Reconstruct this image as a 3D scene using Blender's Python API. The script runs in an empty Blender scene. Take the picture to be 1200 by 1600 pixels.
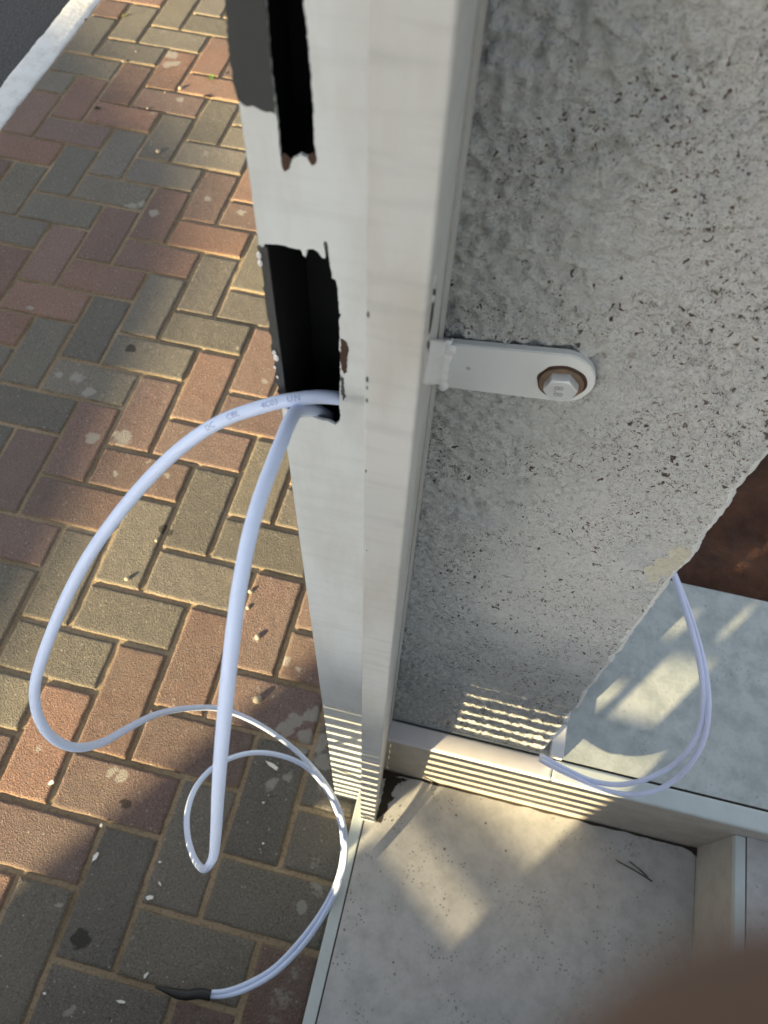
import bpy, bmesh, math, random
from mathutils import Vector, Matrix, noise, geometry
rad = math.radians
random.seed(7)
S = bpy.context.scene
COL = S.collection

# ------------------------------------------------------------------ camera
CX, CY, CZ = 0.55877626, -0.50219419, 1.3926138
FPX = 1237.087
R0 = Vector((0.97234607, 0.23194946, 0.02725003))     # camera right
R1 = Vector((-0.21432856, 0.8398974, 0.49863376))     # camera up
R2 = Vector((0.0927706, -0.49068504, 0.86638433))     # camera back
CAM = Vector((CX, CY, CZ))
cd = bpy.data.cameras.new('camera')
cam = bpy.data.objects.new('camera', cd)
COL.objects.link(cam)
M = Matrix((( R0.x, R1.x, R2.x, CX), (R0.y, R1.y, R2.y, CY), (R0.z, R1.z, R2.z, CZ), (0, 0, 0, 1)))
cam.matrix_world = M
cd.sensor_fit = 'HORIZONTAL'; cd.sensor_width = 36.0
cd.lens = 36.0 * FPX / 1200.0
cd.clip_start = 0.004; cd.clip_end = 800
cd.dof.use_dof = True; cd.dof.focus_distance = 0.62; cd.dof.aperture_fstop = 17.5
S.camera = cam
S.render.resolution_x = 768; S.render.resolution_y = 1024

# ------------------------------------------------------------------ light
SUN_AZ, SUN_EL = rad(54), rad(12)          # light travels along azimuth 54 deg (from +x towards +y)
w = bpy.data.worlds.new('World'); S.world = w; w.use_nodes = True
nt = w.node_tree; nt.nodes.clear()
out = nt.nodes.new('ShaderNodeOutputWorld'); bg = nt.nodes.new('ShaderNodeBackground')
sky = nt.nodes.new('ShaderNodeTexSky'); sky.sky_type = 'NISHITA'; sky.sun_disc = False
sky.sun_elevation = SUN_EL
sx, sy = -math.cos(SUN_AZ), -math.sin(SUN_AZ)
sky.sun_rotation = math.atan2(sx, sy) % (2 * math.pi)
bg.inputs['Strength'].default_value = 0.085
hs = nt.nodes.new('ShaderNodeHueSaturation'); hs.inputs['Saturation'].default_value = .30
nt.links.new(sky.outputs[0], hs.inputs['Color']); nt.links.new(hs.outputs[0], bg.inputs[0]); nt.links.new(bg.outputs[0], out.inputs[0])
sl = bpy.data.lights.new('sun', 'SUN'); sl.energy = 5.6; sl.angle = rad(0.7); sl.color = (1.0, 0.78, 0.43)
so = bpy.data.objects.new('sun', sl); COL.objects.link(so)
ldir = Vector((math.cos(SUN_AZ) * math.cos(SUN_EL), math.sin(SUN_AZ) * math.cos(SUN_EL), -math.sin(SUN_EL)))
so.rotation_euler = ldir.to_track_quat('-Z', 'Y').to_euler(); so.location = (-4, -6, 5)
S.view_settings.view_transform = 'Standard'; S.view_settings.look = 'None'
S.view_settings.exposure = 1.85; S.view_settings.gamma = 1.0
S.render.engine = 'CYCLES'

# ------------------------------------------------------------------ helpers
def ray(x, y): return R0 * ((x - 600) / FPX) + R1 * ((800 - y) / FPX) - R2
def at_d(x, y, d): return CAM + ray(x, y) * d
def at_z(x, y, z=0.0):
    r = ray(x, y); return CAM + r * ((z - CZ) / r.z)
def at_y(x, y, Y):
    r = ray(x, y); return CAM + r * ((Y - CY) / r.y)

def obj(name, me, mat, parent=None):
    if isinstance(me, bmesh.types.BMesh):
        m = bpy.data.meshes.new(name); me.to_mesh(m); me.free(); me = m
    if mat:
        for mm in (mat if isinstance(mat, (list, tuple)) else [mat]): me.materials.append(mm)
    o = bpy.data.objects.new(name, me); COL.objects.link(o)
    if parent: o.parent = parent; o.matrix_parent_inverse = Matrix.Translation(-parent.location)
    return o
def empty(name, loc):
    o = bpy.data.objects.new(name, None); o.location = loc; o.empty_display_size = .05; COL.objects.link(o); return o
def tag(o, label=None, cat=None, group=None, kind=None):
    if label: o['label'] = label
    if cat: o['category'] = cat
    if group: o['group'] = group
    if kind: o['kind'] = kind
    return o
def smooth(o, on=True):
    for p in o.data.polygons: p.use_smooth = on
    return o
def add_box(bm, x0, x1, y0, y1, z0, z1, bev=0.0, seg=2):
    vs = [bm.verts.new((x, y, z)) for x in (x0, x1) for y in (y0, y1) for z in (z0, z1)]
    q = [(0, 1, 3, 2), (4, 6, 7, 5), (0, 4, 5, 1), (2, 3, 7, 6), (0, 2, 6, 4), (1, 5, 7, 3)]
    fs = [bm.faces.new([vs[i] for i in f]) for f in q]
    if bev:
        es = set(e for f in fs for e in f.edges)
        bmesh.ops.bevel(bm, geom=list(es), offset=bev, segments=seg, affect='EDGES', profile=.6)
    return vs
def box(name, dims, mat, parent=None, bev=0.0):
    bm = bmesh.new(); add_box(bm, *dims, bev=bev)
    bmesh.ops.recalc_face_normals(bm, faces=bm.faces)
    return obj(name, bm, mat, parent)
def catmull(pts, step):
    P = [pts[0] * 2 - pts[1]] + pts + [pts[-1] * 2 - pts[-2]]
    outp = []
    for i in range(1, len(P) - 2):
        n = max(2, int((P[i + 1] - P[i]).length / step))
        for k in range(n):
            t = k / n
            a, b, c, d = P[i - 1], P[i], P[i + 1], P[i + 2]
            outp.append(.5 * ((2 * b) + (c - a) * t + (2 * a - 5 * b + 4 * c - d) * t * t + (3 * b - a - 3 * c + d) * t ** 3))
    outp.append(P[-2]); return outp
def frames(path, up=Vector((0, 0, 1))):
    fr = []; n = None
    for i, p in enumerate(path):
        t = (path[min(i + 1, len(path) - 1)] - path[max(i - 1, 0)]).normalized()
        if n is None: n = (up - t * up.dot(t)).normalized()
        else: n = (n - t * n.dot(t)).normalized()
        fr.append((p, t, n, t.cross(n)))
    return fr
def tube(bm, path, r, seg=14, cap=True):
    fr = frames(path); rings = []
    for i, (p, t, n, b) in enumerate(fr):
        rr = r(i / (len(fr) - 1)) if callable(r) else r
        rings.append([bm.verts.new(p + (n * math.cos(a) + b * math.sin(a)) * rr) for a in [2 * math.pi * k / seg for k in range(seg)]])
    for a, b in zip(rings, rings[1:]):
        for k in range(seg): bm.faces.new((a[k], a[(k + 1) % seg], b[(k + 1) % seg], b[k])).smooth = True
    if cap: bm.faces.new(rings[0][::-1]); bm.faces.new(rings[-1])

# ------------------------------------------------------------------ materials
def mat(name):
    m = bpy.data.materials.new(name); m.use_nodes = True; t = m.node_tree; t.nodes.clear()
    o = t.nodes.new('ShaderNodeOutputMaterial'); b = t.nodes.new('ShaderNodeBsdfPrincipled')
    t.links.new(b.outputs[0], o.inputs[0]); return m, t, b
class N:
    def __init__(s, t):
        s.t = t; tc = t.nodes.new('ShaderNodeTexCoord'); s.co = tc.outputs['Object']
    def L(s, a, b): s.t.links.new(a, b)
    def map(s, scale=(1, 1, 1), rot=(0, 0, 0)):
        m = s.t.nodes.new('ShaderNodeMapping'); m.inputs['Scale'].default_value = scale; m.inputs['Rotation'].default_value = rot
        s.L(s.co, m.inputs[0]); return m.outputs[0]
    def noise(s, sc, det=4, rough=.55, co=None, dist=0):
        n = s.t.nodes.new('ShaderNodeTexNoise'); n.inputs['Scale'].default_value = sc; n.inputs['Detail'].default_value = det
        n.inputs['Roughness'].default_value = rough; n.inputs['Distortion'].default_value = dist
        s.L(co or s.co, n.inputs['Vector']); return n.outputs[0]
    def vor(s, sc, co=None, rnd=1.0):
        n = s.t.nodes.new('ShaderNodeTexVoronoi'); n.inputs['Scale'].default_value = sc; n.inputs['Randomness'].default_value = rnd
        s.L(co or s.co, n.inputs['Vector']); return n
    def ramp(s, v, stops, interp='LINEAR'):
        r = s.t.nodes.new('ShaderNodeValToRGB'); r.color_ramp.interpolation = interp; e = r.color_ramp.elements
        while len(e) < len(stops): e.new(.5)
        for i, (p, c) in enumerate(stops):
            e[i].position = p; e[i].color = (c, c, c, 1) if not isinstance(c, tuple) else (*c, 1)
        s.L(v, r.inputs[0]); return r.outputs[0]
    def mix(s, f, a, b, mode='MIX'):
        m = s.t.nodes.new('ShaderNodeMix'); m.data_type = 'RGBA'; m.blend_type = mode
        for sock, v in ((m.inputs[0], f), (m.inputs[6], a), (m.inputs[7], b)):
            if isinstance(v, (int, float)): sock.default_value = v
            elif isinstance(v, tuple): sock.default_value = (*v, 1)
            else: s.L(v, sock)
        return m.outputs[2]
    def math(s, op, a, b=0.0, clamp=False):
        m = s.t.nodes.new('ShaderNodeMath'); m.operation = op; m.use_clamp = clamp
        for i, v in ((0, a), (1, b)):
            if isinstance(v, (int, float)): m.inputs[i].default_value = v
            else: s.L(v, m.inputs[i])
        return m.outputs[0]
    def attr(s, name):
        a = s.t.nodes.new('ShaderNodeAttribute'); a.attribute_name = name; return a
    def bump(s, h, strength, dist, b, normal=None):
        n = s.t.nodes.new('ShaderNodeBump'); n.inputs['Strength'].default_value = strength; n.inputs['Distance'].default_value = dist
        s.L(h, n.inputs['Height'])
        if normal: s.L(normal, n.inputs['Normal'])
        if b: s.L(n.outputs[0], b.inputs['Normal'])
        return n.outputs[0]

def painted(name, col, rough=.45, dirt=.25, dirtcol=(.30, .27, .22), bump=.15, spec=.5, speck=0.0):
    m, t, b = mat(name); n = N(t)
    st = n.noise(9, 6, .65, n.map((3.0, 3.0, .8)))
    fine = n.noise(160, 4, .6)
    c = n.mix(n.math('MULTIPLY', n.ramp(st, [(.45, 0.0), (.8, 1.0)]), dirt), col, dirtcol)
    hor = n.noise(55, 3, .6, n.map((.25, .25, 2.6)))
    c = n.mix(n.math('MULTIPLY', n.ramp(hor, [(.5, 0.0), (.75, 1.0)]), dirt * .7), c, tuple(x * .62 for x in col))
    if speck:
        v = n.vor(95); sp = n.ramp(v.outputs['Distance'], [(.0, 1.0), (.13, 1.0), (.18, 0.0)])
        msk = n.ramp(n.noise(14, 3), [(.6, 0.0), (.68, 1.0)])
        c = n.mix(n.math('MULTIPLY', n.math('MULTIPLY', sp, msk), speck), c, (.09, .07, .055))
    n.L(c, b.inputs['Base Color']); b.inputs['Roughness'].default_value = rough
    n.L(n.ramp(fine, [(.2, rough - .08), (.8, rough + .12)]), b.inputs['Roughness'])
    b.inputs['Specular IOR Level'].default_value = spec
    n.bump(n.noise(40, 4, .6), bump, .0012, b)
    return m
def plain(name, col, rough=.5, metal=0.0, var=.2, sc=60, bump=.2, spec=.5):
    m, t, b = mat(name); n = N(t)
    c = n.mix(n.math('MULTIPLY', n.noise(sc, 5, .6), var * 2), col, tuple(x * .45 for x in col))
    n.L(c, b.inputs['Base Color']); b.inputs['Roughness'].default_value = rough; b.inputs['Metallic'].default_value = metal
    b.inputs['Specular IOR Level'].default_value = spec
    n.bump(n.noise(sc * 4, 3), bump, .0006, b)
    return m

M_post = painted('post paint', (.56, .605, .625), .42, .38, speck=.8)
M_rail = painted('rail paint', (.47, .49, .495), .42, .6)
M_rail_shade = painted('rail shade paint', (.40, .405, .40), .5, .6, speck=.5)  # darker copy of the rail paint, side shade put into the colour
M_white = painted('white paint', (.70, .71, .73), .38, .12)
M_trim = painted('trim', (.50, .57, .59), .35, .2)
M_ledge = painted('ledge trim', (.66, .66, .69), .32, .15)
M_bracket = painted('bracket paint', (.60, .635, .65), .36, .12, bump=.08, speck=.9)
M_inner_shade = plain('inner shade', (.004, .0045, .006), .9, var=.1)
M_grey_patch = plain('matte dark grey', (.040, .046, .048), .75, var=.25, sc=25)
M_cut = plain('cut metal edge', (.10, .105, .11), .5, .3, var=.4, sc=150)
M_rust = plain('rust', (.060, .030, .020), .85, var=.45, sc=300, bump=.6)
M_washer = plain('rusty washer', (.24, .17, .12), .6, .3, var=.5, sc=260)
M_zinc = plain('zinc bolt', (.66, .70, .74), .32, .35, var=.12, sc=300)
M_weld = plain('weld paint', (.70, .72, .735), .4, var=.08, sc=80, bump=.6)
M_cable = plain('white cable sheath', (.60, .71, .95), .5, var=.04, sc=60, bump=.05)
M_wire = plain('white wire sheath', (.64, .71, .95), .42, var=.04, sc=60, bump=.05)
M_print = plain('grey print', (.30, .36, .56), .5, var=.1)
M_black = plain('black tape', (.012, .012, .013), .45, var=.2, sc=200, bump=.6)
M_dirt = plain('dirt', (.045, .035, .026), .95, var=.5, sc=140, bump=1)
M_chip = plain('white chip', (.78, .77, .72), .6, var=.1, sc=120)
M_pebble = plain('pebble', (.48, .42, .33), .8, var=.3, sc=160, bump=.5)
M_twig = plain('twig', (.10, .09, .06), .8, var=.3)
M_leaf = plain('green leaf', (.16, .30, .04), .6, var=.2)
M_yleaf = plain('yellow leaf', (.50, .42, .06), .6, var=.2)
M_brownleaf = plain('brown leaf', (.05, .04, .03), .8, var=.4)
M_caster = plain('gate metal', (.16, .16, .16), .6, .2)
M_canvas = plain('canvas', (.25, .20, .15), .9)
M_masonry = plain('masonry', (.36, .34, .31), .9, sc=12, bump=.6)

def tile_mat(name, c0, c1, c2, speck, rough):
    m, t, b = mat(name); n = N(t)
    big = n.noise(7, 6, .62); mid = n.noise(38, 6, .65)
    c = n.mix(n.ramp(big, [(.3, 0.0), (.7, 1.0)]), c0, c1)
    c = n.mix(n.math('MULTIPLY', n.ramp(mid, [(.42, 0.0), (.66, 1.0)]), .7), c, c2)
    c = n.mix(n.math('MULTIPLY', n.ramp(n.noise(85, 6, .75), [(.5, 0.0), (.68, 1.0)]), .35), c, tuple(x * .7 for x in c0))
    v = n.vor(170); sp = n.ramp(v.outputs['Distance'], [(.0, 1.0), (.2, 1.0), (.28, 0.0)])
    mk = n.ramp(n.noise(26, 4, .6), [(.5, 0.0), (.62, 1.0)])
    c = n.mix(n.math('MULTIPLY', n.math('MULTIPLY', sp, mk), speck), c, tuple(x * .35 for x in c0))
    v2 = n.vor(45); sp2 = n.ramp(v2.outputs['Distance'], [(.0, 1.0), (.07, 1.0), (.12, 0.0)])
    mk2 = n.ramp(n.noise(9, 3), [(.52, 0.0), (.6, 1.0)])
    c = n.mix(n.math('MULTIPLY', n.math('MULTIPLY', sp2, mk2), speck), c, (.07, .06, .05))
    n.L(c, b.inputs['Base Color'])
    n.L(n.ramp(mid, [(.2, rough - .1), (.8, rough + .15)]), b.inputs['Roughness'])
    n.bump(n.noise(120, 5, .6), .25, .0012, b)
    return m
M_tile = tile_mat('lower tile', (.43, .445, .46), (.50, .51, .52), (.345, .355, .365), .8, .5)
M_tile2 = tile_mat('upper tile', (.40, .45, .46), (.50, .54, .55), (.27, .315, .325), .35, .5)
M_riser = tile_mat('riser tile', (.43, .41, .37), (.49, .465, .42), (.37, .35, .32), .3, .42)

# plastered wall
M_wall, t, b = mat('rough cement plaster'); n = N(t)
cc = n.mix(n.ramp(n.noise(6, 5, .6), [(.35, 0.0), (.7, 1.0)]), (.585, .61, .61), (.68, .705, .70))
cc = n.mix(n.math('MULTIPLY', n.ramp(n.noise(14, 4, .6), [(.55, 0.0), (.7, 1.0)]), .5), cc, (.44, .50, .57))
for sc, thr, m0, m1, col in ((130, .20, .44, .52, (.075, .055, .045)), (230, .25, .44, .54, (.10, .065, .045)), (62, .13, .53, .58, (.13, .055, .035)), (400, .28, .40, .55, (.13, .12, .11))):
    wv = n.t.nodes.new('ShaderNodeMix'); wv.data_type = 'VECTOR'; wv.inputs[0].default_value = .012
    nn_ = n.t.nodes.new('ShaderNodeTexNoise'); nn_.inputs['Scale'].default_value = sc * 1.3; n.L(n.co, nn_.inputs['Vector'])
    n.L(n.co, wv.inputs[4]); n.L(nn_.outputs['Color'], wv.inputs[5])
    v = n.vor(sc, wv.outputs[1]); sp = n.ramp(v.outputs['Distance'], [(0.0, 1.0), (thr, 1.0), (thr + .07, 0.0)])
    rn = n.ramp(v.outputs['Color'], [(.45, 0.0), (.5, 1.0)])
    sepx = n.t.nodes.new('ShaderNodeSeparateXYZ'); n.L(n.co, sepx.inputs[0])
    mk = n.ramp(n.math('ADD', n.noise(11 if sc < 200 else 18, 4, .6), n.math('MULTIPLY', n.math('SUBTRACT', sepx.outputs[0], .62), .55)), [(m0, 0.0), (m1, 1.0)])
    cc = n.mix(n.math('MULTIPLY', n.math('MULTIPLY', sp, mk), rn), cc, col)
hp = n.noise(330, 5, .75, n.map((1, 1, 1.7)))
cc = n.mix(n.math('MULTIPLY', n.ramp(hp, [(.36, 1.0), (.44, 0.0)]), .5), cc, (.22, .21, .195))  # dark low grains: relief shade put into the plaster colour
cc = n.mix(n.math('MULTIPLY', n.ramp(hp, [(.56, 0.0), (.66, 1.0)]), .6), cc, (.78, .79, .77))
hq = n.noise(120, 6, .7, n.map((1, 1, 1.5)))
cc = n.mix(n.math('MULTIPLY', n.ramp(hq, [(.33, 1.0), (.39, 0.0)]), .42), cc, (.24, .23, .21))  # larger low spots darkened in colour too, as relief shade
pa = n.attr('patch').outputs['Fac']
pf = n.ramp(n.math('ADD', pa, n.math('MULTIPLY', n.math('SUBTRACT', n.noise(120, 4), .5), .6)), [(.48, 0.0), (.54, 1.0)])
cc = n.mix(pf, cc, (.66, .65, .55))
ea = n.attr('edge').outputs['Fac']
ef = n.ramp(n.math('ADD', ea, n.math('MULTIPLY', n.math('SUBTRACT', n.noise(160, 4), .5), .9)), [(.4, 0.0), (.55, 1.0)])
cc = n.mix(ef, cc, (.82, .85, .85))
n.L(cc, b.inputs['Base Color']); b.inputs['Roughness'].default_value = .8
b.inputs['Specular IOR Level'].default_value = .3
h = n.math('ADD', n.math('MULTIPLY', n.noise(420, 4, .7), .8), n.math('MULTIPLY', n.noise(150, 5, .65, n.map((1, 1, 1.5))), 1.5))
n.bump(h, 1.0, .0045, b)

# paving bricks
M_brick, t, b = mat('paving bricks'); n = N(t)
bc = n.attr('bcol').outputs['Color']
cc = n.mix(n.math('MULTIPLY', n.ramp(n.noise(10, 5, .6), [(.3, 0.0), (.75, 1.0)]), .35), bc, n.mix(1.0, bc, (.55, .55, .55), 'MULTIPLY'))
cc = n.mix(n.math('MULTIPLY', n.ramp(n.noise(300, 3, .7), [(.5, 0.0), (.7, 1.0)]), .38), cc, n.mix(1.0, bc, (2.6, 2.5, 2.4), 'MULTIPLY'))
cc = n.mix(n.math('MULTIPLY', n.ramp(n.noise(260, 3, .7, n.map((1, 1, 1), (0, 0, 1))), [(.34, 1.0), (.46, 0.0)]), .75), cc, n.mix(1.0, bc, (.28, .28, .29), 'MULTIPLY'))
cc = n.mix(n.math('MULTIPLY', n.ramp(n.noise(5, 4, .6, dist=.6), [(.42, 0.0), (.72, 1.0)]), .38), cc, (.21, .19, .165))
cc = n.mix(n.math('MULTIPLY', n.ramp(n.noise(48, 6, .7), [(.52, 0.0), (.72, 1.0)]), .35), cc, (.24, .215, .18))
v = n.vor(340); sp = n.ramp(v.outputs['Distance'], [(0, 1.0), (.16, 1.0), (.26, 0.0)])
cc = n.mix(n.math('MULTIPLY', n.math('MULTIPLY', sp, n.ramp(v.outputs['Color'], [(.58, 0.0), (.62, 1.0)])), .6), cc, (.44, .40, .34))
v = n.vor(85); sp = n.ramp(v.outputs['Distance'], [(0, 1.0), (.09, 1.0), (.16, 0.0)])
mk = n.ramp(n.noise(7, 4, .6), [(.36, 0.0), (.46, 1.0)])
cc = n.mix(n.math('MULTIPLY', n.math('MULTIPLY', n.math('MULTIPLY', sp, mk), n.ramp(v.outputs['Color'], [(.5, 0.0), (.55, 1.0)])), .75), cc, (.50, .49, .46))
wn = n.ramp(n.noise(30, 7, .78), [(.60, 0.0), (.66, 1.0)])
cc = n.mix(n.math('MULTIPLY', wn, .35), cc, (.34, .32, .285))
sa = n.attr('stain').outputs['Fac']
sf = n.ramp(n.math('ADD', sa, n.math('MULTIPLY', n.math('SUBTRACT', n.noise(110, 5, .65), .5), .85)), [(.48, 0.0), (.66, 1.0)])
cc = n.mix(n.math('MULTIPLY', sf, .8), cc, (.42, .40, .36))
da = n.attr('dark').outputs['Fac']
df = n.ramp(n.math('ADD', da, n.math('MULTIPLY', n.math('SUBTRACT', n.noise(140, 4), .5), .35)), [(.45, 0.0), (.6, 1.0)])
cc = n.mix(n.math('MULTIPLY', df, .8), cc, (.025, .024, .022))
n.L(cc, b.inputs['Base Color']); b.inputs['Roughness'].default_value = .8
b.inputs['Specular IOR Level'].default_value = .35
gv = n.vor(520); h = n.math('ADD', n.math('ADD', n.noise(800, 3, .7), n.math('MULTIPLY', gv.outputs['Distance'], 1.2)), n.math('MULTIPLY', n.noise(90, 5, .7), .5)); n.bump(h, 1.0, .0022, b)

M_sand, t, b = mat('joint sand'); n = N(t)
cc = n.mix(n.ramp(n.noise(6, 4), [(.35, 0.0), (.65, 1.0)]), (.26, .20, .13), (.42, .33, .22))
cc = n.mix(n.math('MULTIPLY', n.ramp(n.noise(200, 3), [(.35, 1.0), (.5, 0.0)]), .5), cc, (.10, .08, .055))
n.L(cc, b.inputs['Base Color']); b.inputs['Roughness'].default_value = .95
n.bump(n.noise(260, 4, .7), .9, .002, b)

M_asphalt, t, b = mat('asphalt'); n = N(t)
cc = n.mix(n.ramp(n.noise(180, 3, .7), [(.4, 0.0), (.7, 1.0)]), (.04, .04, .042), (.15, .15, .15))
n.L(cc, b.inputs['Base Color']); b.inputs['Roughness'].default_value = .85; n.bump(n.noise(120, 4, .7), .9, .006, b)
M_kerb, t, b = mat('white kerb paint'); n = N(t)
ed = n.attr('wear').outputs['Fac']
f = n.ramp(n.math('ADD', ed, n.math('MULTIPLY', n.math('SUBTRACT', n.noise(30, 6, .65), .5), 1.6)), [(.62, 0.0), (.7, 1.0)])
cc = n.mix(n.math('MULTIPLY', n.ramp(n.noise(22, 5, .65), [(.45, 0.0), (.75, 1.0)]), .55), (.80, .82, .82), (.50, .47, .42))
cc = n.mix(f, cc, (.10, .095, .085))
n.L(cc, b.inputs['Base Color']); b.inputs['Roughness'].default_value = .7; n.bump(n.noise(60, 5, .65), .8, .005, b)
M_soil, t, b = mat('red brown soil'); n = N(t)
cc = n.mix(n.ramp(n.noise(20, 5, .6), [(.3, 0.0), (.7, 1.0)]), (.030, .012, .007), (.10, .040, .020))
n.L(cc, b.inputs['Base Color']); b.inputs['Roughness'].default_value = .95; n.bump(n.noise(90, 5, .65), 1, .006, b)
M_ground = plain('far ground', (.22, .20, .17), .9, sc=2)
M_skin, t, b = mat('skin'); n = N(t)
n.L(n.mix(n.noise(60, 3), (.14, .085, .062), (.11, .065, .048)), b.inputs['Base Color']); b.inputs['Roughness'].default_value = .5
b.inputs['Subsurface Weight'].default_value = .05; b.inputs['Subsurface Radius'].default_value = (.004, .002, .001)
n.bump(n.noise(500, 3), .3, .0004, b)

# ------------------------------------------------------------------ ground, road, kerb
tag(box('ground', (-250, 250, -250, 250, -.5, -.16), M_ground), kind='structure')
tag(box('road', (-9, -1.0, -60, 60, -.158, -.045), M_asphalt), kind='structure')
bm = bmesh.new()
NX, NY = 12, 420; Y0, Y1 = -1.5, 4.5
prof = [(-.996, -.16), (-.996, -.012), (-.990, -.002), (-.980, .001), (-.965, .002), (-.95, .002), (-.935, .001), (-.92, .001), (-.908, -.001), (-.901, -.008), (-.901, -.05)]
wl = bm.verts.layers.float.new('wear')
rows = []
for j in range(NY + 1):
    y = Y0 + (Y1 - Y0) * j / NY; row = []
    for (x, z) in prof:
        e = noise.noise((x * 3, y * 14, 1)) * .006 + noise.noise((x * 9, y * 55, 4)) * .003
        v = bm.verts.new((x + (e if z > -.02 else 0), y, z + noise.noise((x * 30, y * 30, 0)) * .0015)); v[wl] = max(0, 1 - min(abs(x + .996), abs(x + .899)) / .02) * .6
        row.append(v)
    rows.append(row)
for a, b2 in zip(rows, rows[1:]):
    for k in range(len(prof) - 1): bm.faces.new((a[k], b2[k], b2[k + 1], a[k + 1])).smooth = True
bmesh.ops.recalc_face_normals(bm, faces=bm.faces)
tag(obj('kerb', bm, M_kerb), kind='structure')

# ------------------------------------------------------------------ herringbone pavement
GREY = [(.112, .105, .090), (.124, .114, .094), (.100, .095, .084), (.118, .109, .096)]
RED = [(.140, .092, .077), (.130, .088, .076), (.152, .094, .075), (.120, .084, .075)]
stains = []   # x, y, r, strength
def st(px, py, r, s=1.0):
    p = at_z(px, py); stains.append((p.x, p.y, r, s))
for a in [(145, 685, .016), (192, 684, .022), (178, 678, .012), (47, 480, .010), (120, 590, .022, .8), (138, 612, .016), (90, 585, .014, .8), (210, 590, .012, .6), (180, 742, .009), (98, 790, .010, .6), (268, 85, .022), (262, 100, .018), (275, 98, .015),
          (280, 155, .016, .8), (240, 175, .02, .7), (205, 322, .02, .8), (240, 333, .016), (222, 318, .01), (325, 310, .009), (377, 332, .012), (320, 240, .02, .6), (215, 265, .018, .5), (400, 1000, .007), (403, 1094, .010), (402, 1093, .006),
          (448, 1033, .011), (470, 1046, .008), (462, 1125, .016), (445, 1140, .016), (478, 1150, .015), (490, 1118, .016), (500, 1160, .018), (470, 1170, .014), (505, 1190, .016), (425, 1225, .016, .8), (450, 1215, .012, .8), (500, 1230, .02, .6), (512, 1265, .016, .7),
          (470, 1418, .011), (498, 1385, .02, .7), (488, 1350, .016, .6), (190, 1212, .012), (178, 1205, .010, .8), (170, 1212, .009, .8), (108, 1583, .012, .8), (440, 1560, .03, .6), (460, 1520, .02, .6), (425, 1590, .03, .5), (60, 1170, .009, .8), (405, 1075, .008, .6), (205, 1465, .01, .6),
          (430, 838, .008, .6), (345, 1360, .012, .4), (135, 1355, .008, .5), (95, 1410, .008, .7), (235, 720, .012, .6), (260, 745, .012, .7), (60, 390, .015, .5), (370, 545, .006, .9), (415, 595, .010, .9), (300, 690, .008, .5), (398, 310, .007)]: st(*a)
darks = []
for px, py, r in [(125, 1467, .016), (195, 1257, .012), (257, 828, .011), (265, 830, .008), (205, 545, .012), (275, 1205, .006)]:
    p = at_z(px, py); darks.append((p.x, p.y, r))
def field(L, x, y):
    f = 0
    wx = noise.noise((x * 55, y * 55, 20)) * .007 + noise.noise((x * 130, y * 130, 21)) * .004; wy = noise.noise((x * 55, y * 55, 30)) * .007 + noise.noise((x * 130, y * 130, 31)) * .004
    x += wx; y += wy
    for q in L:
        d2 = ((x - q[0]) ** 2 + (y - q[1]) ** 2) / (q[2] ** 2)
        if d2 < 4: f = max(f, (q[3] if len(q) > 3 else 1) * math.exp(-d2 * .75))
    return f
def brick_xs(a, b, step):
    if step: n_ = max(1, int((b - a - .014) / step)); inner = [a + .007 + (b - a - .014) * k / n_ for k in range(n_ + 1)]
    else: inner = [a + .007, b - .007]
    return [a + .0026, a + .0038, a + .0058] + inner + [b - .0058, b - .0038, b - .0026]
bm = bmesh.new()
cl = bm.verts.layers.float_color.new('bcol'); sl_ = bm.verts.layers.float.new('stain'); dl = bm.verts.layers.float.new('dark')
def brick(u0, v0, u1, v1, band):
    u0 = max(u0, -8.98); u1 = min(u1, 4.98)
    if u1 - u0 < .15: return
    x0, x1, y0, y1 = u0 * .1, u1 * .1, v0 * .1, v1 * .1
    near = -.85 < (y0 + y1) / 2 < 2.4
    xs = brick_xs(x0, x1, .0045 if near else 0); ys = brick_xs(y0, y1, .0045 if near else 0)
    rr = random.Random(hash((round(u0, 2), round(v0, 2))))
    c = rr.choice(GREY if band % 2 == 0 else RED); k = rr.uniform(1.55, 2.15); c = (c[0] * k, c[1] * k, c[2] * k, 1)
    dz = rr.uniform(-.0009, .0009); tx, ty = rr.uniform(-.008, .008), rr.uniform(-.008, .008)
    jx, jy = rr.uniform(-.0007, .0007), rr.uniform(-.0007, .0007)
    g = []
    nx, ny = len(xs), len(ys)
    for i, x in enumerate(xs):
        row = []
        for j, y in enumerate(ys):
            e = min(i, j, nx - 1 - i, ny - 1 - j)
            z = (-.02, -.0052, -.0012, 0)[min(e, 3)]
            if near:
                if e < 3:
                    wx = noise.noise((x * 60, y * 60, 3)) * .0011; wy = noise.noise((x * 60, y * 60, 9)) * .0011
                else: wx = wy = 0
                zz = z + noise.noise((x * 45, y * 45, 2)) * .0005
            else: wx = wy = 0; zz = z
            v = bm.verts.new((x + wx + jx, y + wy + jy, zz + dz + tx * (x - x0) + ty * (y - y0)))
            sd_ = (1.0, .9, .25, 0)[min(e, 3)]; v[cl] = (c[0] + (.40 - c[0]) * sd_, c[1] + (.30 - c[1]) * sd_, c[2] + (.18 - c[2]) * sd_, 1)
            if near: v[sl_] = field(stains, x, y); v[dl] = field(darks, x, y)
            row.append(v)
        g.append(row)
    for i in range(nx - 1):
        for j in range(ny - 1):
            bm.faces.new((g[i][j], g[i + 1][j], g[i + 1][j + 1], g[i][j + 1])).smooth = True
for u in range(-11, 6):
    for v in range(-40, 80):
        k = (u - v) % 4
        if k == 0: brick(u, v, u + 2, v + 1, (u - v) // 4)
        if k == 3: brick(u, v, u + 1, v + 2, (u - v + 1) // 4)
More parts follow.
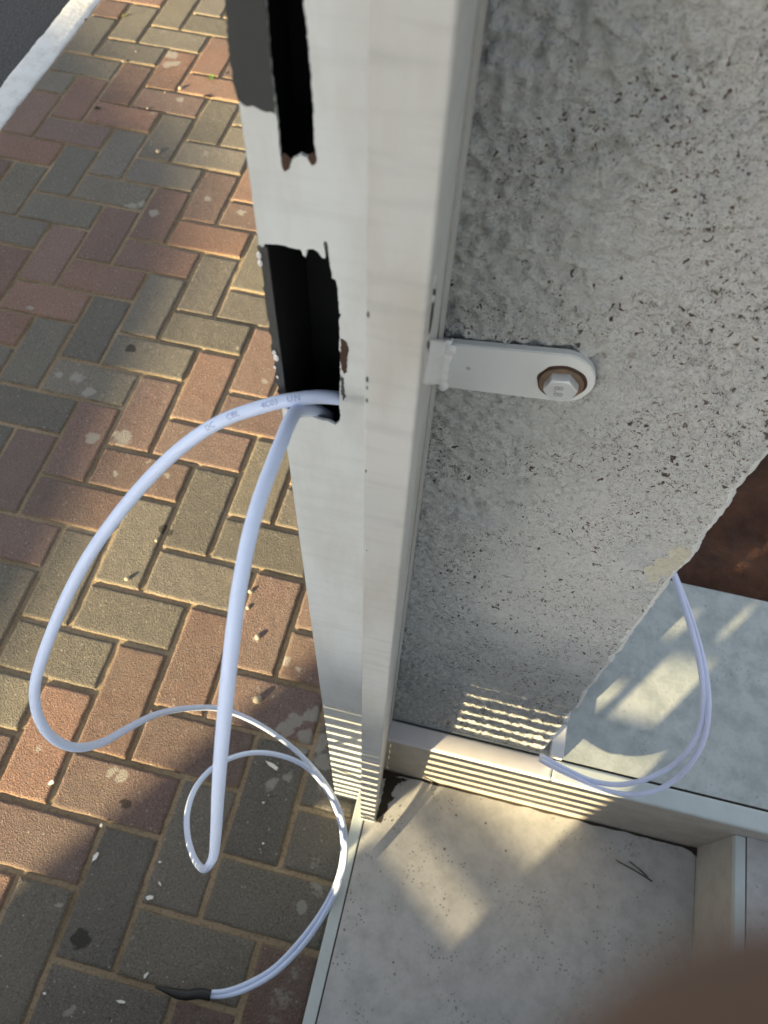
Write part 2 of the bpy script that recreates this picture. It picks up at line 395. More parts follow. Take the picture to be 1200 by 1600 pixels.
pav = tag(obj('pavement', bm, M_brick), kind='structure')
bm = bmesh.new(); W = 180; H = 420
jr = []
for j in range(H + 1):
    y = -.9 + 3.4 * j / H
    jr.append([bm.verts.new((-.9 + 1.4 * i / W, y, -.0050 + noise.noise((i * .3, j * .3, 5)) * .0014 + noise.noise((i * .05, j * .05, 8)) * .0012)) for i in range(W + 1)])
for a, b2 in zip(jr, jr[1:]):
    for k in range(W): bm.faces.new((a[k], a[k + 1], b2[k + 1], b2[k])).smooth = True
tag(obj('joint_sand', bm, M_sand), kind='structure')
tag(box('pavement_bed', (-.8995, .4985, -4, 8, -.158, -.009), M_sand), kind='structure')

# ------------------------------------------------------------------ steps
Z1, Z2, Z3 = .100, .247, .297
YR = -.2285
steps = tag(empty('tiled_steps', (.76, -.5, 0)), 'grey speckled tiled steps with pale metal edge trims beside the brick pavement', 'steps')
o = box('tread', (.5185, 1.0205, -1.6, YR - .0025, -.02, Z1), M_tile, steps); o['label'] = 'beige speckled lower tile'
box('nosing_trim', (.4995, .5165, -1.6, YR + .05, -.15, Z1 + .001), M_trim, steps, .0015)
box('joint_line', (.5166, .5184, -1.6, YR - .002, .02, Z1 - .0015), M_dirt, steps)
box('base', (.5015, 2.2, YR + .003, .1, -.15, Z3 - .02), M_riser, steps)
o = box('riser', (.5175, 2.2, YR - .0005, YR + .0028, -.02, Z3 - .006), M_riser, steps)
o = box('tread', (.52, 2.2, -.1995, .1095, Z3 - .019, Z3 - .0005), M_tile2, steps); o['label'] = 'blue grey mottled upper tile'
def nosing(x0, x1, m, nm='nosing_trim'):
    bm = bmesh.new(); add_box(bm, x0, x1, YR - .002, -.2025, Z3 - .0085, Z3 + .0005, bev=.0035, seg=3)
    bmesh.ops.recalc_face_normals(bm, faces=bm.faces); return obj(nm, bm, m, steps)
nosing(.5015, .7555, M_ledge); nosing(.756, 2.2, M_trim)
box('joint_line', (.76, 2.2, -.2024, -.1996, Z3 - .015, Z3 - .002), M_dirt, steps)
o = box('riser', (1.0215, 1.026, -1.6, YR - .0008, -.02, Z2 - .006), M_riser, steps)
box('nosing_trim', (1.0205, 1.0345, -1.6, YR - .0008, Z2 - .012, Z2 + .0005), M_trim, steps, .002)
box('joint_line', (1.0346, 1.0362, -1.6, YR - .0008, Z2 - .01, Z2 - .0018), M_dirt, steps)
o = box('tread', (1.0363, 2.2, -1.6, YR - .0008, Z2 - .02, Z2), M_tile, steps); o['label'] = 'tile of the right hand step'
box('base', (1.0265, 2.2, -1.6, YR - .002, -.15, Z2 - .021), M_riser, steps)
# irregular grout and dirt line along the riser foot
bm = bmesh.new(); pts = []
for i in range(161):
    x = .5255 + (.4945) * i / 160
    wd = .0028 + .0022 * noise.noise((x * 40, 0, 0)) + (.011 * max(0, 1 - (x - .5255) / .035)) + .006 * max(0, 1 - (1.02 - x) / .02)
    pts.append((x, max(.0012, wd), .0012 + .0035 * max(0, 1 - (x - .5255) / .04)))
ra = [bm.verts.new((x, YR - .0012, Z1 + h_ + .0008)) for x, w_, h_ in pts]
rb = [bm.verts.new((x, YR - .0014 - w_, Z1 + .0003)) for x, w_, h_ in pts]
for i in range(160): bm.faces.new((ra[i], rb[i], rb[i + 1], ra[i + 1]))
obj('dirt_line', bm, M_dirt, steps)
bm = bmesh.new()
for i in range(26):
    x = .5345 + abs(random.gauss(0, .012)); y = random.uniform(-.305, YR - .004); x += .004 * (y + .305) / .07
    bmesh.ops.create_icosphere(bm, subdivisions=1, radius=random.uniform(.0005, .0013), matrix=Matrix.Translation((x, y, Z1 + .0003)) @ Matrix.Diagonal((1, 1.3, .5, 1)))
obj('corner_dirt', bm, M_dirt, steps)
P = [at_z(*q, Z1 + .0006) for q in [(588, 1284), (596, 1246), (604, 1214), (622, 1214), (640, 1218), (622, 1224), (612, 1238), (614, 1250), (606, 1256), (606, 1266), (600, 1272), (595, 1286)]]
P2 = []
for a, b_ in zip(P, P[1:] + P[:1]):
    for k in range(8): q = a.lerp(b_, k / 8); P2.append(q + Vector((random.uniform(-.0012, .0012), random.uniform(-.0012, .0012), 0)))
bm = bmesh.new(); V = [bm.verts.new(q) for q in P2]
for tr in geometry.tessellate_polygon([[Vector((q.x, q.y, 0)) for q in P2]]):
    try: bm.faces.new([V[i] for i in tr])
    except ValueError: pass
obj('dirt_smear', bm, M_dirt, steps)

# soil bed behind the upper tile
bm = bmesh.new(); g = []
for j in range(121):
    g.append([bm.verts.new((.5 + 2.2 * i / 220, .1105 + 1.6 * j / 120, .288 + .012 * noise.noise((i * .13, j * .17, 0)) + .006 * noise.noise((i * .5, j * .6, 3)))) for i in range(221)])
for a, b2 in zip(g, g[1:]):
    for k in range(220): bm.faces.new((a[k], a[k + 1], b2[k + 1], b2[k])).smooth = True
tag(obj('soil', bm, M_soil), kind='structure')

# ------------------------------------------------------------------ plastered wall
YW = -.198
def xr(z):
    base = .7395 - (z - .388) * .0200
    e = .0036 * noise.noise((0, z * 22, 2)) + .0040 * noise.noise((0, z * 60, 6)) * abs(noise.noise((8, z * 17, 6))) * 2 + .0016 * noise.noise((0, z * 190, 9)) - .004 * max(0, noise.noise((3, z * 34, 1)) - .25)
    if z < .36: e -= .001 + .004 * max(0, noise.noise((1, z * 40, 3)))
    return base + e
bm = bmesh.new(); pl = bm.verts.layers.float.new('patch'); el = bm.verts.layers.float.new('edge')
ZT = 1.75; nz = int((ZT - Z3) / .0019); nxw = 112
rows = []
for j in range(nz + 1):
    z = Z3 + .0012 + (ZT - Z3 - .0012) * j / nz; X1 = xr(z); row = []
    for i in range(nxw + 1):
        s = i / nxw; x = .5015 + (X1 - .006 - .5015) * s
        p = Vector((x, 0, z))
        rg_ = .8 + .7 * min(1, max(0, (z - .75) / .3)); h = rg_ * (.0010 * noise.noise(p * 36) + .0018 * noise.noise(Vector((x * 120, 0, z * 110))) + .0024 * noise.noise(Vector((x * 210, 5, z * 190))))
        q = noise.noise(Vector((x * 150, 7, z * 150)))
        mk = noise.noise(Vector((x * 16, 3, z * 16)))
        if q > .32 - .1 * mk: h -= (q - .32 + .1 * mk) * .010
        cr = abs(noise.noise(Vector((x * 34 + 2 * noise.noise(p * 12), 11, z * 22))))
        if cr < .05 and mk > -.15: h -= (.05 - cr) * .05
        px = (x - .722 + .006 * noise.noise(p * 90)) / .015; pz = (z - .872 - (x - .722) * .6 + .014 * noise.noise(p * 60)) / .022
        d = 1 - (px * px + pz * pz) * .5
        v = bm.verts.new((x, YW - h, z)); v[pl] = max(0, d); v[el] = max(0, 1 - (X1 - x) / .010) * .85
        row.append(v)
    chip = .0015 * noise.noise((4, z * 120, 0))
    for (dx, dy, ee) in ((-.0035, .0009, .8), (-.0012, .0032 + chip, 1), (.0006, .0075 + chip, .9), (0, .014, .4), (-.001, .06, 0), (-.002, .20, 0)):
        v = bm.verts.new((X1 + dx, YW + dy + .0006 * noise.noise((z * 160, dx * 500, 0)), z)); v[el] = ee; row.append(v)
    row.append(bm.verts.new((.5015, YW + .20, z)))
    rows.append(row)
for a, b2 in zip(rows, rows[1:]):
    for k in range(len(a) - 1): bm.faces.new((a[k], a[k + 1], b2[k + 1], b2[k])).smooth = True
    bm.faces.new((a[-1], a[0], b2[0], b2[-1]))
bm.faces.new(rows[-1])
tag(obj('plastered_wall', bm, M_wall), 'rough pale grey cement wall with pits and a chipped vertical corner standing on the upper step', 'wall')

# white trim at wall foot
tag(box('corner_trim', (.7478, .7660, -.2020, -.1560, Z3 + .0008, Z3 + .014), M_white, None, .0015), 'short white trim strip running back from the wall corner on the upper tile', 'trim strip')

# ------------------------------------------------------------------ metal post
post = tag(empty('metal_post', (.49, -.27, 0)), 'off white hollow metal post with a cut black opening, bolted to the rough wall', 'post')
YL = -.268; XL0, XL1 = .4575, .5065; PT = 1.55
def pz(px, py): p = at_y(px, py, YL); return (p.x, p.z)
# opening in the front plate (from the cut outline), reaching the left edge
big = [pz(*q) for q in [(402, 383), (412, 381), (440, 383), (458, 388), (470, 390), (473, 398), (477, 402), (480, 395), (479, 390), (490, 389), (497, 394), (503, 402), (508, 404), (509, 401), (506, 384), (507, 377), (511, 378),
       (514, 400), (516, 415), (519, 430), (518, 434), (525, 437), (527, 444), (528, 458), (529, 475), (530, 489), (533, 492), (530, 500), (531, 525), (530, 545), (533, 552), (531, 566), (532, 590), (530, 615), (530, 635), (532, 648), (530, 660), (524, 664), (515, 659), (500, 656), (488, 651), (470, 652), (455, 648), (446, 644)]]
slot = [pz(*q) for q in [(413, -90), (414, 0), (419, 60), (424, 120), (430, 165), (434, 200), (438, 240), (441, 262), (446, 266), (452, 258), (456, 249), (470, 242), (480, 247), (487, 256), (492, 254), (494, 246), (491, 225), (490, 180), (486, 120), (480, 50), (474, 0), (470, -80)]]
def jag(L, amp=.00022):
    o_ = []
    for a, b_ in zip(L, L[1:]):
        n_ = max(1, int(math.hypot(b_[0] - a[0], b_[1] - a[1]) / .0012))
        for k in range(n_):
            t_ = k / n_; o_.append((a[0] + (b_[0] - a[0]) * t_ + random.uniform(-amp, amp), a[1] + (b_[1] - a[1]) * t_ + random.uniform(-amp, amp)))
    o_.append(L[-1]); return o_
big = jag(big); big[0] = (XL0, big[0][1]); big[-1] = (XL0 + .0052, big[-1][1])
outer = [(XL0, 0.0), (XL1, 0.0), (XL1, PT), (XL0, PT)] + big + [(XL0 + .0040, big[-1][1] - .0003), (XL0 + .003, big[-1][1] + .003), (XL0 + .0008, big[-1][1] + .004), (XL0, big[-1][1] + .001)]
slot = jag(slot)
tris = geometry.tessellate_polygon([[Vector((x, z, 0)) for x, z in outer], [Vector((x, z, 0)) for x, z in slot]])
allp = outer + slot
bm = bmesh.new(); vs = [bm.verts.new((x, YL, z)) for x, z in allp]
for tr in tris:
    try: bm.faces.new([vs[i] for i in tr])
    except ValueError: pass
bmesh.ops.recalc_face_normals(bm, faces=bm.faces)
for f in bm.faces:
    if f.normal.y > 0: f.normal_flip()
r_ = bmesh.ops.extrude_face_region(bm, geom=bm.faces[:])
bmesh.ops.translate(bm, verts=[v for v in r_['geom'] if isinstance(v, bmesh.types.BMVert)], vec=(0, .0016, 0))
bmesh.ops.recalc_face_normals(bm, faces=bm.faces)
obj('front_plate', bm, M_post, post)
ZH0, ZH1 = big[-1][1], big[0][1]
# rolled front left corner bead away from the opening
for z0, z1 in ((0, ZH0 - .001), (ZH1 + .001, PT)):
    bm = bmesh.new(); tube(bm, [Vector((XL0 + .0006, YL + .0009, z0)), Vector((XL0 + .0006, YL + .0009, z1))], .0012, 10)
    obj('corner_bead', bm, M_post, post)
box('side_plate', (XL0, XL0 + .0015, YL + .0017, YL + .052, 0, PT), M_post, post)
box('shade_lining', (XL0 + .0016, XL0 + .0022, YL + .0022, YL + .05, 0, PT), M_inner_shade, post)  # added near-black sheets put the tube's inner shade into colour
box('shade_lining', (XL1 - .0022, XL1 - .0016, YL + .0018, YL + .05, 0, PT), M_inner_shade, post)
box('shade_lining', (XL0 + .0023, XL1 - .0023, YL + .0498, YL + .0504, 0, PT), M_inner_shade, post)
box('side_plate', (XL1 - .0015, XL1, YL + .0017, YL + .052, 0, PT), M_post, post)
box('back_plate', (XL0 + .0016, XL1 - .0016, YL + .0505, YL + .052, 0, PT), M_post, post)
# torn bare edge of the side plate along the opening
bm = bmesh.new(); zs = [ZH0 + .004 + (ZH1 - ZH0 - .006) * k / 46 for k in range(47)]
A = []; B = []
for k, z in enumerate(zs):
    A.append(bm.verts.new((XL0 - .0005 - random.choice((0, 0, .0005, .0009)), YL + .0008, z))); B.append(bm.verts.new((XL0 + .0028, YL + .0014, z)))
for k in range(46): bm.faces.new((A[k], B[k], B[k + 1], A[k + 1]))
r_ = bmesh.ops.extrude_face_region(bm, geom=bm.faces[:]); bmesh.ops.translate(bm, verts=[v for v in r_['geom'] if isinstance(v, bmesh.types.BMVert)], vec=(0, .0012, 0))
bmesh.ops.recalc_face_normals(bm, faces=bm.faces)
o = obj('torn_edge', bm, M_cut, post); o['label'] = 'bare dark cut edge beside the black opening'
# paint flakes on torn edge
for px, py, r in [(428, 552, .0011), (431, 560, .0015), (429, 575, .0008), (404, 400, .0012), (406, 412, .0012), (448, 645, .0022), (444, 640, .0012), (433, 590, .0007)]:
    bm = bmesh.new(); p = at_y(px, py, YL); bmesh.ops.create_icosphere(bm, subdivisions=1, radius=r, matrix=Matrix.Translation((p.x, YL + .0003, p.z)) @ Matrix.Diagonal((1, .5, 1.8, 1)))
    obj('paint_flake', bm, M_white, post)
# patches lying on the front face
def patch(name, pts, m, proud=.0004, Y=None, jagamp=.0003, par=post):
    Y = YL if Y is None else Y
    P = [at_y(*q, Y) for q in pts]; P = jag([(p.x, p.z) for p in P] + [(P[0].x, P[0].z)], jagamp)[:-1]
    bm = bmesh.new(); V = [bm.verts.new((x, Y - proud, z)) for x, z in P]
    T = geometry.tessellate_polygon([[Vector((x, z, 0)) for x, z in P]])
    for tr in T:
        try: bm.faces.new([V[i] for i in tr])
        except ValueError: pass
    for f in bm.faces:
        if f.normal.y > 0: f.normal_flip()
    r_ = bmesh.ops.extrude_face_region(bm, geom=bm.faces[:]); bmesh.ops.translate(bm, verts=[v for v in r_['geom'] if isinstance(v, bmesh.types.BMVert)], vec=(0, proud * .8, 0))
    bmesh.ops.recalc_face_normals(bm, faces=bm.faces)
    return obj(name, bm, m, par)
o = patch('grey_patch', [(352.5, 0), (356, 60), (364, 125), (371, 152), (381, 164), (395, 165), (401, 166), (410, 173), (431, 176), (426, 130), (421, 60), (415, 0), (413, -80), (344, -80)], M_grey_patch)  # dark grey sheet just proud of the front face
o['label'] = 'dark grey patch beside the black slot'
patch('rust_patch', [(533, 528), (540, 533), (545, 545), (543, 556), (541, 566), (542, 580), (538, 583), (534, 575), (532, 560)], M_rust)
patch('rust_patch', [(440, 240), (446, 238), (456, 248), (452, 262), (446, 268), (441, 263)], M_rust)
patch('rust_patch', [(482, 240), (489, 236), (494, 246), (493, 257), (487, 258), (481, 250)], M_rust)
patch('rust_patch', [(533, 586), (537, 592), (537, 606), (540, 618), (537, 625), (533, 612)], M_cut)
# guide rail column on the right of the hollow tube
YG = -.310
def rail(name, x0, x1, y0, y1, z0, m, bev):
    bm = bmesh.new(); add_box(bm, x0, x1, y0, y1, z0, PT, bev=bev, seg=3)
    bmesh.ops.recalc_face_normals(bm, faces=bm.faces); return obj(name, bm, m, post)
rail('guide_rail', .5118, .5335, YG, -.2875, Z1 + .0005, M_rail, .0016)
rail('rail_core', .5122, .5235, -.2872, -.2003, Z3 + .0012, M_rail_shade, .0005)
rail('rail_flange', .5238, .5308, -.2680, -.2440, Z1 + .0005, M_rail, .0009)
rail('rail_flange', .5238, .5302, -.2290, -.2215, Z3 + .0012, M_rail_shade, .0006)
rail('rail_flange', .5238, .5296, -.2130, -.2003, Z3 + .0012, M_rail, .0009)
for x_, y_, z_, r_b in ((.5126, YG + .0008, Z1, .0013), (.5328, YG + .0010, Z1, .0014)):  # lighter beads paint in the highlight along the rail's front edges
    bm = bmesh.new(); tube(bm, [Vector((x_, y_, z_ + .0015)), Vector((x_, y_, PT))], r_b, 12); obj('edge_highlight', bm, M_post, post)
# black chips along the rail edge
for px, py, r in [(566, 490, .0008), (568, 592, .0009), (569, 605, .0006), (569, 625, .0007), (566, 735, .0007), (573, 860, .0006), (575, 1158, .0008)]:
    bm = bmesh.new(); p = at_y(px, py, YG)
    bmesh.ops.create_icosphere(bm, subdivisions=2, radius=r, matrix=Matrix.Translation((max(.513, min(.5325, p.x)), YG + .0001, p.z)) @ Matrix.Diagonal((.7, .25, 2.2, 1)))
    obj('paint_chip', bm, M_black, post)

# bracket strap with bolt
brk = []
zc0, zc1 = 1.0455, 1.0545; hw = .0186; xe = .5970
bm = bmesh.new(); P = [(.5285, zc0 - hw), (xe, zc1 - hw - .0010)]
for k in range(1, 24):
    a = -math.pi / 2 + math.pi * k / 24; P.append((xe + hw * 1.0 * math.cos(a), zc1 + (hw + .001) * math.sin(a)))
P += [(xe, zc1 + hw + .001), (.5285, zc0 + hw)]
TH = .0042
f0 = [bm.verts.new((x, YW - .0025 - TH, z)) for x, z in P]; f1 = [bm.verts.new((x, YW - .0025, z)) for x, z in P]
bm.faces.new(f0); bm.faces.new(f1[::-1])
for i in range(len(P)): j = (i + 1) % len(P); bm.faces.new((f0[j], f0[i], f1[i], f1[j]))
bmesh.ops.recalc_face_normals(bm, faces=bm.faces)
front = [e for e in bm.edges if all(abs(v.co.y - (YW - .0025 - TH)) < 1e-5 for v in e.verts)]
bmesh.ops.bevel(bm, geom=front, offset=.0006, segments=2, affect='EDGES')
bracket = obj('bracket', bm, M_bracket, post)
yb = YW - .0025 - TH
def disc(name, r0, r1, y0, y1, m, par, cx=.5982, cz=1.0520, seg=40, wob=0):
    bm = bmesh.new(); R = []
    for (r, y) in ((r0, y1), (r0, y0), (r1, y0), (r1, y1)):
        R.append([bm.verts.new((cx + (r + (wob * noise.noise((math.cos(a) * 2, math.sin(a) * 2, r * 50)))) * math.cos(a), y, cz + (r + wob * noise.noise((math.cos(a) * 2, math.sin(a) * 2, r * 50))) * math.sin(a))) for a in [2 * math.pi * k / seg for k in range(seg)]])
    for a, b_ in zip(R, R[1:]):
        for k in range(seg): bm.faces.new((a[k], a[(k + 1) % seg], b_[(k + 1) % seg], b_[k]))
    bmesh.ops.recalc_face_normals(bm, faces=bm.faces)
    return obj(name, bm, m, par)
o = disc('rust_ring', .004, .0136, yb - .0002, yb + .0005, M_rust, bracket, wob=.0009)
o = disc('washer', .004, .0122, yb - .0014, yb, M_washer, bracket); o['label'] = 'rusty round washer'
# hexagonal bolt head, slightly domed chamfer
bm = bmesh.new(); BX, BZ = .5982, 1.0525; th = rad(12)
def hexr(r, y): return [bm.verts.new((BX + r * math.cos(th + math.pi / 3 * k), y, BZ + r * math.sin(th + math.pi / 3 * k))) for k in range(6)]
def ring(r, y, n_=36): return [bm.verts.new((BX + r * math.cos(th + 2 * math.pi * k / n_), y, BZ + r * math.sin(th + 2 * math.pi * k / n_))) for k in range(n_)]
hr = .0094; y0, y1 = yb - .0014, yb - .0072
n_ = 36
def hexring(r, y, cap):
    L = []
    for k in range(n_):
        a = 2 * math.pi * k / n_; loc = (a % (math.pi / 3)) - math.pi / 6
        rr = r * math.cos(math.pi / 6) / math.cos(loc); rr = min(rr, cap); L.append(bm.verts.new((BX + rr * math.cos(th + a), y, BZ + rr * math.sin(th + a))))
    return L
rg = [hexring(hr, y0, 1), hexring(hr, y1 + .0010, hr), hexring(hr, y1 + .0003, hr * .925), ring(hr * .835, y1)]
for a, b_ in zip(rg, rg[1:]):
    for k in range(n_): bm.faces.new((a[k], a[(k + 1) % n_], b_[(k + 1) % n_], b_[k]))
bm.faces.new(rg[-1]); bmesh.ops.recalc_face_normals(bm, faces=bm.faces)
bolt = obj('bolt', bm, M_zinc, bracket); bolt['label'] = 'shiny hexagonal bolt head marked 8.8'
def text_mesh(s, size):
    cu = bpy.data.curves.new('t', 'FONT'); cu.body = s; cu.size = size; cu.extrude = 0; cu.align_x = 'CENTER'; cu.align_y = 'CENTER'; cu.resolution_u = 3
    to = bpy.data.objects.new('t', cu); COL.objects.link(to)
    dg = bpy.context.evaluated_depsgraph_get(); me = bpy.data.meshes.new_from_object(to.evaluated_get(dg))
    bpy.data.objects.remove(to); return me
me = text_mesh('8.8', .0072); me.transform(Matrix.Translation((BX - .0012, y1 - .0001, BZ + .0002)) @ Matrix.Rotation(rad(90), 4, 'X') @ Matrix.Rotation(rad(-82), 4, 'Z'))
bm = bmesh.new(); bm.from_mesh(me)
r_ = bmesh.ops.extrude_face_region(bm, geom=bm.faces[:]); bmesh.ops.translate(bm, verts=[v for v in r_['geom'] if isinstance(v, bmesh.types.BMVert)], vec=(0, -.00022, 0))
M_mark = plain('bolt marking', (.50, .50, .52), .5, .6)
obj('marking', bm, M_mark, bracket)
# weld bead blob over the rail flanges, and lumps at the strap root
bm = bmesh.new(); g = []
for j in range(29):
    t_ = j / 28; row = []
    for i in range(25):
        u_ = i / 24
        py_ = 531 + (602 - 531) * (1 - t_) + 3 * noise.noise((i * .5, t_ * 2, 1)) ; px_ = 654 - 12 * (1 - t_) + (704 - 651 + 4 * (1 - t_)) * u_
        if u_ < .82:
            r__ = ray(px_, py_); q = CAM + r__ * ((.5342 - CX) / r__.x); y_ = min(max(q.y, YG + .011), -.206); q = Vector((.5342, y_, q.z + (0 if y_ == q.y else 0)))
        else:
            q = at_y(px_, py_, -.2055)
        e = .0007 * noise.noise((q.y * 140, q.z * 170, 0)) + .0004 * noise.noise((q.y * 400, q.z * 400, 3)); ed = min(j, 28 - j)
        if u_ < .82: q.x += e - (.0026 if ed == 0 else 0)
        else: q.y -= e + .0006 - (.0022 if (i == 24) else 0)
        row.append(bm.verts.new(q))
    g.append(row)
for a, b_ in zip(g, g[1:]):
    for k in range(len(a) - 1): bm.faces.new((a[k], a[k + 1], b_[k + 1], b_[k])).smooth = True
for (x, z, r, k_) in [(.5340, zc0 + .0155, .0042, 1.2), (.5330, zc0 + .009, .0036, 1.6), (.5322, zc0 + .001, .0034, 1.9), (.5322, zc0 - .008, .0034, 1.7), (.5335, zc0 - .0150, .0030, 1.5)]:
    r_ = bmesh.ops.create_icosphere(bm, subdivisions=4, radius=1, matrix=Matrix.Translation((x, -.2052, z)) @ Matrix.Diagonal((r, .0022, r * k_, 1)))
    for v in r_['verts']: v.co += (v.co - Vector((x, -.2052, z))) * (.3 * noise.noise(v.co * 200))
for f in bm.faces: f.smooth = True
obj('weld', bm, M_weld, bracket)

# ------------------------------------------------------------------ cables
CR = .0036
k1 = [(560, 628, .415), (528, 622, .400), (495, 620, .394), (460, 624, .392), (425, 631, .394), (350, 656, .402), (290, 694, .415), (235, 745, .428), (180, 810, .442), (132, 880, .458), (92, 960, .478), (62, 1040, .50), (54, 1085, .52), (62, 1125, .545), (85, 1155, .58), (120, 1168, .63), (160, 1160, .70), (200, 1138, .79), (245, 1116, .89), (290, 1107, .98), (340, 1107, 1.04), (385, 1122, 1.075), (430, 1148, 1.10), (470, 1180, 1.12), (505, 1220, 1.135), (530, 1265, 1.14), (540, 1315, 1.15), (535, 1365, 1.15), (512, 1420, 1.155), (475, 1475, 1.155), (430, 1520, 1.155), (385, 1546, 1.155), (350, 1556, 1.158), (318, 1556, 1.162)]
k2 = [(515, 652, .432), (490, 640, .412), (466, 640, .394), (452, 660, .380), (440, 690, .371), (424, 730, .364), (405, 782, .358), (388, 845, .355), (373, 925, .356), (362, 1010, .362), (353, 1095, .375), (345, 1180, .400), (340, 1250, .440), (337, 1305, .51), (332, 1342, .62), (318, 1358, .76), (303, 1340, .88), (293, 1305, .96), (293, 1268, 1.01), (305, 1232, 1.045), (330, 1202, 1.07), (362, 1184, 1.09), (400, 1176, 1.11), (440, 1181, 1.125), (478, 1198, 1.14), (508, 1230, 1.15), (528, 1272, 1.155), (536, 1318, 1.16), (530, 1365, 1.155), (508, 1415, 1.160), (472, 1466, 1.160), (428, 1512, 1.160), (385, 1537, 1.160), (350, 1549, 1.160), (318, 1551, 1.163)]
c_end = at_z(285, 1555, .07)
cable = tag(empty('electric_cable', at_d(465, 632, .4)), 'long looping white cable hanging from the black opening, its ends taped black', 'cable')
paths = []
for kk in (k1, k2):
    path = catmull([at_d(*q) for q in kk], .006); paths.append(path)
    bm = bmesh.new(); tube(bm, path, lambda s_: CR * (1 - .02 * math.sin(s_ * 40)), 18)
    obj('strand', bm, M_cable, cable)
e0 = at_d(327, 1555, 1.160); e1 = at_d(243, 1542, 1.172)
bm = bmesh.new(); pth = catmull([e0 + (e0 - e1) * .03, e0 + (e1 - e0) * .2, (e0 + e1) / 2 + (at_d(285, 1556, 1.17) - at_d(285, 1550, 1.17)), e1], .004)
tube(bm, pth, lambda s_: .0074 * (1 - .10 * s_) if s_ < .62 else .0074 * (.938 - 1.9 * (s_ - .62)) if s_ < 1 else .0016, 16)
o = smooth(obj('tape_end', bm, M_black, cable)); o['label'] = 'black taped cable end tapering to a point'
# printed lettering following the first strand
path = paths[0]; acc = [0]
for a, b_ in zip(path, path[1:]): acc.append(acc[-1] + (b_ - a).length)
def near_i(px, py): 
    best = None
    for i, p in enumerate(path[:len(path) // 2]):
        d = p - CAM; X = 600 + FPX * d.dot(R0) / -d.dot(R2) if True else 0; Y = 800 - FPX * d.dot(R1) / -d.dot(R2)
        q = (X - px) ** 2 + (Y - py) ** 2
        if best is None or q < best[0]: best = (q, i)
    return best[1]
def wrap(s, size, px, py):
    me = text_mesh(s, size); s0 = acc[near_i(px, py)]
    bm = bmesh.new(); bm.from_mesh(me)
    bmesh.ops.subdivide_edges(bm, edges=[e for e in bm.edges if e.calc_length() > .0006], cuts=1)
    for v in bm.verts:
        sv = s0 - v.co.x                       # the strand runs right to left in the picture
        i = max(1, min(len(acc) - 2, next((k for k, a_ in enumerate(acc) if a_ > sv), len(acc) - 2)))
        f_ = (sv - acc[i - 1]) / (acc[i] - acc[i - 1]); p = path[i - 1].lerp(path[i], f_)
        tg = (path[i] - path[i - 1]).normalized(); vw = (CAM - p); vw = (vw - tg * vw.dot(tg)).normalized(); up = tg.cross(vw)
        if up.dot(R1) < 0: up = -up
        a_ = (v.co.y + .0004) / CR; v.co = p + (vw * math.cos(a_) + up * math.sin(a_)) * (CR + .00012)
    bmesh.ops.recalc_face_normals(bm, faces=bm.faces)
    return obj('printed_text', bm, M_print, cable)
wrap('DC', .0042, 340, 663); wrap('CBL', .0042, 376, 645); wrap('4C03', .0042, 418, 633); wrap('UN', .0042, 460, 624)

wires = tag(empty('electric_cable', at_z(1000, 1240, .5)), 'pair of thin white wires looping from behind the chipped wall corner over the upper tile', 'cable')
for kk in ([(1035, 850, 1.02), (1056, 908, 1.0), (1068, 945, .99), (1082, 990, .98), (1094, 1040, .98), (1099, 1090, .98), (1094, 1135, .99), (1075, 1172, 1.0), (1045, 1200, 1.02), (1005, 1219, 1.03), (965, 1226, 1.042), (925, 1220, 1.050), (890, 1205, 1.056), (862, 1190, 1.061), (843, 1180, 1.066)],
           [(1030, 840, 1.04), (1060, 912, 1.02), (1076, 955, 1.0), (1092, 1005, .99), (1104, 1060, .98), (1107, 1110, .98), (1100, 1155, .99), (1080, 1192, 1.0), (1050, 1222, 1.02), (1015, 1238, 1.025), (975, 1241, 1.035), (930, 1230, 1.044), (892, 1212, 1.050), (862, 1197, 1.056), (843, 1186, 1.062)]):
    bm = bmesh.new(); tube(bm, catmull([at_d(*q) for q in kk], .006), .0035, 16)
    obj('strand', bm, M_wire, wires)

# ------------------------------------------------------------------ small litter
def lump(name, p, sx_, sy_, sz_, m, rot=0, sub=2, rough_=.25):
    bm = bmesh.new(); bmesh.ops.create_icosphere(bm, subdivisions=sub, radius=1)
    sd = random.uniform(0, 50)
    for v in bm.verts: v.co *= 1 + rough_ * noise.noise(v.co * 1.6 + Vector((sd, 0, 0)))
    bm.transform(Matrix.Rotation(rot, 4, 'Z') @ Matrix.Diagonal((sx_, sy_, sz_, 1)))
    o = smooth(obj(name, bm, m)); o.location = (p.x, p.y, p.z + sz_ * .75); return o
GP = 'pebbles scattered on the brick pavement'; GC = 'white chips scattered on the brick pavement'
for px, py, r, lab in [(392, 925, .0055, 'pale rounded pebble in the joint beside the hanging cable strand'), (388, 950, .0045, 'small pale pebble just below the rounded one by the hanging strand'), (199, 905, .005, 'brown pebble on a grey brick right of the outer cable arc'),
                       (403, 996, .006, 'pale pebble on the red brick left of the post'), (403, 1094, .0085, 'largest pale round pebble on a dark red brick left of the post foot'), (282, 139, .007, 'ochre pebble in the joint nearest the dark grey post patch'),
                       (247, 238, .007, 'cream pebble on a grey brick in the upper pavement'), (193, 97, .005, 'small ochre pebble in a joint near the white kerb'), (231, 170, .004, 'small cream pebble below the white scuff mark'), (258, 145, .003, 'tiny white pebble on the reddish brick left of the ochre pebble'), (213, 81, .003, 'tiny cream pebble on the grey brick below the yellow leaf'), (245, 845, .004, 'small brown pebble at the joint corner by the damp spot')]:
    tag(lump('pebble', at_z(px, py, 0), r, r * .85, r * .6, M_pebble, random.uniform(0, 3)), lab, 'pebble', GP)
